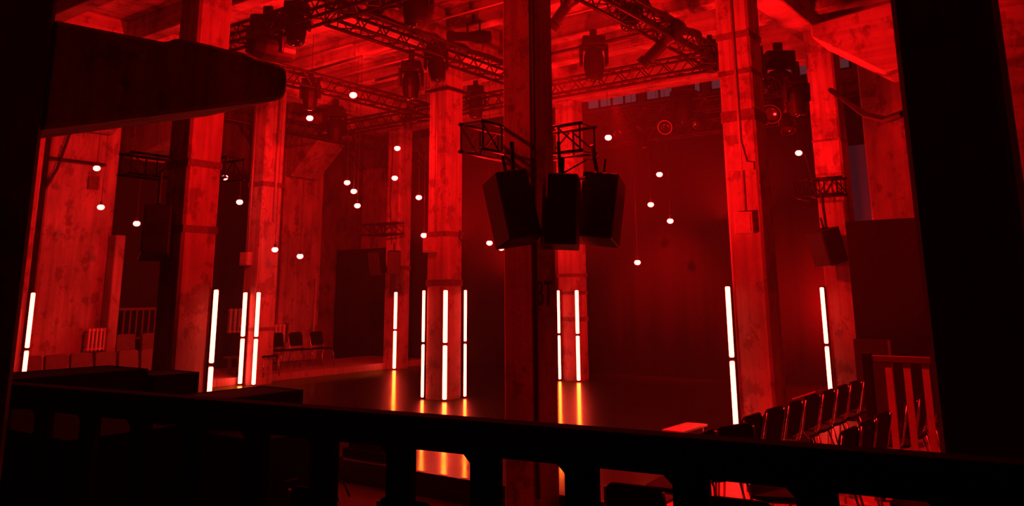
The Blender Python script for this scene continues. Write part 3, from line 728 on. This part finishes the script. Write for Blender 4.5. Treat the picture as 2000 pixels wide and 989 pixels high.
# ------------------------------------------------------------------ dark cases and desk beyond the rail
def flight_case(label, lo, hi, name='flight_case', cat='flight case', mat='case'):
    c = ((lo[0]+hi[0])/2, (lo[1]+hi[1])/2, lo[2]); o = Matrix.Translation((-c[0], -c[1], -c[2]))
    t = thing(name, label, cat, c)
    MB().box(lo, hi, o).build('body', mat, t, bevel=.01, seg=1)
    e = MB(); a, b, z0 = lo; d, f, z1 = hi
    for x in (a, d):
        for y in (b, f): e.box((x-.012, y-.012, z0), (x+.012, y+.012, z1+.006), o)
    for z in (z1-.006,):
        for x in (a, d): e.box((x-.012, b, z-.012), (x+.012, f, z+.012), o)
        for y in (b, f): e.box((a, y-.012, z-.012), (d, y+.012, z+.012), o)
    e.build('edge_trim', 'case', t)
    h = MB(); ym = (b+f)/2; zm = z0+(z1-z0)*.6
    h.path([(d+.01, ym-.08, zm), (d+.05, ym-.07, zm), (d+.05, ym+.07, zm), (d+.01, ym+.08, zm)], .012)
    for v in h.bm.verts: v.co = o @ v.co
    h.build('handle', 'black', t); return t
flight_case('long dark control desk below the far left chairs', (-9.35, 2.9, LOW), (-8.55, 4.95, 1.15), 'control_desk', 'desk')
flight_case('dark equipment rack at the far end of the control desk', (-9.1, 5.0, LOW), (-8.45, 5.5, 1.08), 'equipment_rack', 'rack')
flight_case('black flight case whose wedge-like top corner rises above the rail', (-8.1, 4.95, LOW), (-7.40, 6.1, .90))
flight_case('low black case under the rail left of the floor tripod', (-7.05, 4.75, LOW), (-6.3, 5.4, .66), 'storage_case', 'case')
flight_case('big black crate under the rail at bottom left', (-7.6, 2.75, LOW), (-5.6, 3.5, 1.0), 'storage_crate', 'crate')

# floor tripod with a small lamp box
q = Vector((-7.35, 6.55, LOW))
t = thing('floor_tripod', 'short black tripod with a boxy lamp, seen through the rail', 'tripod', q)
MB().tube((0, 0, .1), (0, 0, .28), .018).build('column', 'black', t)
for k in range(3):
    a = .5+2*PI*k/3; MB().path([(0, 0, .2), (.13*math.cos(a), .13*math.sin(a), .13), (.2*math.cos(a), .2*math.sin(a), .0)], .012).build('leg', 'black', t)
MB().box((-.09, -.07, .27), (.09, .07, .42)).build('lamp_box', 'lampbody', t, bevel=.015)
q2 = atz(700, 902, 0)
t = thing('cable_case', 'low dark case lying on the stage edge behind the tripod', 'case', (q2.x-.1, q2.y+.35, 0))
MB().box((-.35, -.2, 0), (.35, .2, .09)).build('body', 'case', t, bevel=.01); MB().box((-.3, -.15, .09), (.25, .15, .16)).build('lid', 'case', t, bevel=.01)
# stage lip
t = MB().box((-16.1, 7.04, -.06), (-3.8, 7.099, .012)).build('trim_1', 'black'); struct(t)

# ------------------------------------------------------------------ far left: radiators, seats, gallery balustrade
def radiator(label, p0, p1, n=5):
    a = Vector(p0); b = Vector(p1); L = abs(b.y-a.y); h = abs(a.z-b.z)
    t = thing('ribbed_radiator', label, 'radiator', (a.x, (a.y+b.y)/2, min(a.z, b.z)))
    for k in range(n):
        y = -L/2+L*(k+.5)/n
        MB().box((-.05, y-L/n*.3, 0), (.05, y+L/n*.3, h)).build('rib', 'rad', t, bevel=.012, seg=1)
    MB().box((-.03, -L/2, .03), (.03, L/2, .06)).build('pipe', 'rad', t); MB().box((-.03, -L/2, h-.06), (.03, L/2, h-.03)).build('pipe', 'rad', t)
    MB().box((-.06, L/2-.01, 0), (.06, L/2+.06, h+.02)).build('side_panel', 'uphol', t)
    br = MB()
    for y in (-L/2+.05, L/2-.05): br.box((-.19, y-.015, h-.1), (-.05, y+.015, h-.07)); br.box((-.19, y-.015, .06), (-.05, y+.015, .09))
    br.build('wall_bracket', 'black', t); return t
radiator('bright ribbed radiator in front of the wide pier at far left', atx(170, 642, -18.45), atx(204, 685, -18.45))
radiator('dim ribbed radiator between the two left pillars', atx(446, 603, -18.45), atx(478, 650, -18.45), 4)
radiator('small ribbed radiator right of the left stage pillar', atx(534, 634, -18.45), atx(556, 670, -18.45), 3)
def seat(label, x, y, group):
    t = thing('upholstered_seat', label, 'seat', (x, y, LOW), (0, 0, -PI/2), group)
    R = Matrix.Translation((0, -.22, .72)) @ Matrix.Rotation(math.radians(8), 4, 'X')
    MB().prism(rrect(.22, -.32, .32, .06), -.05, .05, 'y', R).build('backrest', 'uphol', t, bevel=.015)
    MB().prism(rrect(.22, -.2, .24, .05), .38, .48, 'z').build('seat', 'uphol', t, bevel=.015)
    for sx in (-1, 1): MB().box((sx*.2-.02, -.2, 0), (sx*.2+.02, .2, .38)).build('leg', 'black', t)
    return t
s0 = None
lab = ['leftmost seat in the low row at far left', 'second seat from the left in the low row at far left', 'third seat in the low row at far left, under the bright radiator', 'fourth seat in the low row at far left, just right of the bright radiator', 'fifth seat in the low row at far left, with a lit side', 'last seat of the low row at far left, beside the tall pillar']
for k, px in enumerate((112, 152, 200, 250, 290, 318)):
    p = Vector((-17.3, 7.7+.5*k, 0))
    if s0 is None: s0 = seat(lab[k], p.x, p.y, 'seats in the low row at far left')
    else: dup(s0, (p.x, p.y, LOW), None, lab[k])
for k, (px, l_) in enumerate(((262, 'seat behind the low row at far left, below the balustrade'), (285, 'right-hand seat behind the low row at far left, below the balustrade'))):
    p = Vector((-18.2, 10.1+.6*k, 0)); dup(s0, (p.x, p.y, LOW+.3), None, l_, 'seats behind the low row')
MB_g = MB().box((-19.7, 9.72, LOW+.001), (-17.9, 11.59, .049)).build('floor_gallery_step', 'floor'); struct(MB_g)
t = thing('gallery_balustrade', 'far slim balustrade behind the seats at far left', 'railing', (-18.85, 10.55, .05))
MB().box((-.03, -1.0, 1.56), (.03, 1.0, 1.62)).build('top_rail', 'uphol', t); MB().box((-.03, -1.0, .9), (.03, 1.0, .95)).build('bottom_rail', 'uphol', t)
for k in range(13): MB().box((-.015, -.95+.155*k, .95), (.015, -.95+.155*k+.035, 1.56)).build('baluster', 'uphol', t)
for y in (-.98, .98): MB().box((-.035, y-.035, 0), (.035, y+.035, 1.62)).build('post', 'uphol', t)
q = atz(450, 741, .0)
t = thing('slatted_bench', 'low slatted bench between the two left pillars', 'bench', (-16.9, q.y+.3, .15 if q.y+.3 > 10.9 else LOW))
for k in range(3): MB().box((-.2+.14*k, -.7, .36), (-.09+.14*k, .7, .4)).build('slat', 'uphol', t)
for y in (-.55, .55):
    MB().box((-.2, y-.03, 0), (-.14, y+.03, .36)).build('leg', 'uphol', t); MB().box((.13, y-.03, 0), (.19, y+.03, .36)).build('leg', 'uphol', t)

# ------------------------------------------------------------------ lights: unseen red floods, plus fills added to brighten single parts
HAZE = .0042                                      # thin stage fog all through the hall
RED = (1, .003, .004)
def lamp(name, kind, loc, energy, aim=None, **kw):
    l = bpy.data.lights.new(name, kind); l.energy = energy; l.color = kw.pop('color', RED)
    for k, v in kw.items(): setattr(l, k, v)
    o = bpy.data.objects.new(name, l); COL.objects.link(o); o.location = loc
    if aim is not None: o.rotation_euler = (Vector(aim)-Vector(loc)).to_track_quat('-Z', 'Y').to_euler()
    return o
q = atd(1043, 560, 9.2)
lamp('flood_up', 'AREA', (q.x, q.y, 2.1), 760, (q.x-1.5, q.y+1.5, 9), shape='DISK', size=.4)
rad = math.radians
lamp('near_pillar_fill', 'SPOT', (-9.2, 5.0, 6.3), 1200, (-4.9, 6.7, 3.2), spot_size=rad(55), spot_blend=.8, shadow_soft_size=.1)  # added fill standing in for bounce on the nearest pillar's dim face
lamp('pier_fill', 'SPOT', (-2.6, 13.1, 5.6), 420, (-2.7, 16.7, 3.8), spot_size=rad(60), spot_blend=.9, shadow_soft_size=.1)  # unseen fill added to brighten the dim pier behind the screen
lamp('flood_back', 'SPOT', (-7.6, 8.0, 5.75), 2600, (-10.4, 16.4, 2.8), spot_size=rad(32), spot_blend=.5, shadow_soft_size=.08)
lamp('flood_back', 'SPOT', (-7.6, 8.0, 5.75), 2500, (-3.9, 15.3, 3.2), spot_size=rad(32), spot_blend=.5, shadow_soft_size=.08)
lamp('flood_back', 'SPOT', (-9.4, 9.3, 5.75), 1700, (-15.8, 16.4, 2.4), spot_size=rad(32), spot_blend=.6, shadow_soft_size=.08)
lamp('flood_left', 'SPOT', (-9.3, 8.6, 5.75), 2200, (-18.0, 11.0, 3.0), spot_size=rad(115), spot_blend=.6, shadow_soft_size=.08)
q = atd(868, 480, 17.3); lamp('ceiling_fill', 'AREA', (q.x, q.y, 3.0), 430, (q.x+.6, q.y-1, 9), shape='DISK', size=.4)  # unseen uplight added behind the three-tube pillar to lift the ceiling
q = atd(1449, 480, 13.4); lamp('ceiling_fill', 'AREA', (q.x, q.y, 3.1), 420, (q.x-1.5, q.y-.5, 9), shape='DISK', size=.4)  # another added uplight, hidden behind the right pillar
lamp('chair_fill', 'SPOT', (-5.6, 7.3, 5.8), 3600, (-2.2, 9.2, .4), spot_size=rad(60), spot_blend=.8, shadow_soft_size=.06)  # unseen fill added to brighten the slats and riser floor
lamp('cloth_fill', 'SPOT', (-8.0, 14.3, 5.8), 6500, (-8.9, 18.1, 1.3), spot_size=rad(40), spot_blend=1, shadow_soft_size=.1)  # unseen fill added for the red patch on the back cloth
lamp('cloth_glow_fill', 'POINT', (-4.75, 16.95, 1.6), 620, shadow_soft_size=.08)  # added point light hidden by the far right pillar, makes the glow there
lamp('chair_back_fill', 'SPOT', (-7.5, 11.2, 5.8), 4000, (-2.4, 8.8, .3), spot_size=rad(50), spot_blend=.8, shadow_soft_size=.06)  # second added fill, from the stage side, for chair rims and floor
lamp('bracket_fill', 'SPOT', (-5.7, 8.2, 5.0), 900, (-2.1, 12.1, 5.5), spot_size=rad(28), spot_blend=.8, shadow_soft_size=.06)  # unseen fill added to brighten the right tapered arm

# ------------------------------------------------------------------ world and view
w = bpy.data.worlds.new('world'); S.world = w; w.use_nodes = True
nt = w.node_tree
nt.nodes['Background'].inputs[0].default_value = (0, 0, 0, 1); nt.nodes['Background'].inputs[1].default_value = 0
vs = nt.nodes.new('ShaderNodeVolumeScatter'); vs.inputs['Density'].default_value = HAZE; vs.inputs['Anisotropy'].default_value = .2
nt.links.new(vs.outputs[0], nt.nodes['World Output'].inputs['Volume'])
S.view_settings.view_transform = 'Standard'; S.view_settings.look = 'None'
S.view_settings.exposure = 0; S.view_settings.gamma = 1; S.view_settings.use_curve_mapping = False
S.cycles.use_denoising = True
S.cycles.max_bounces = 6; S.cycles.volume_bounces = 0; S.cycles.sample_clamp_indirect = 4
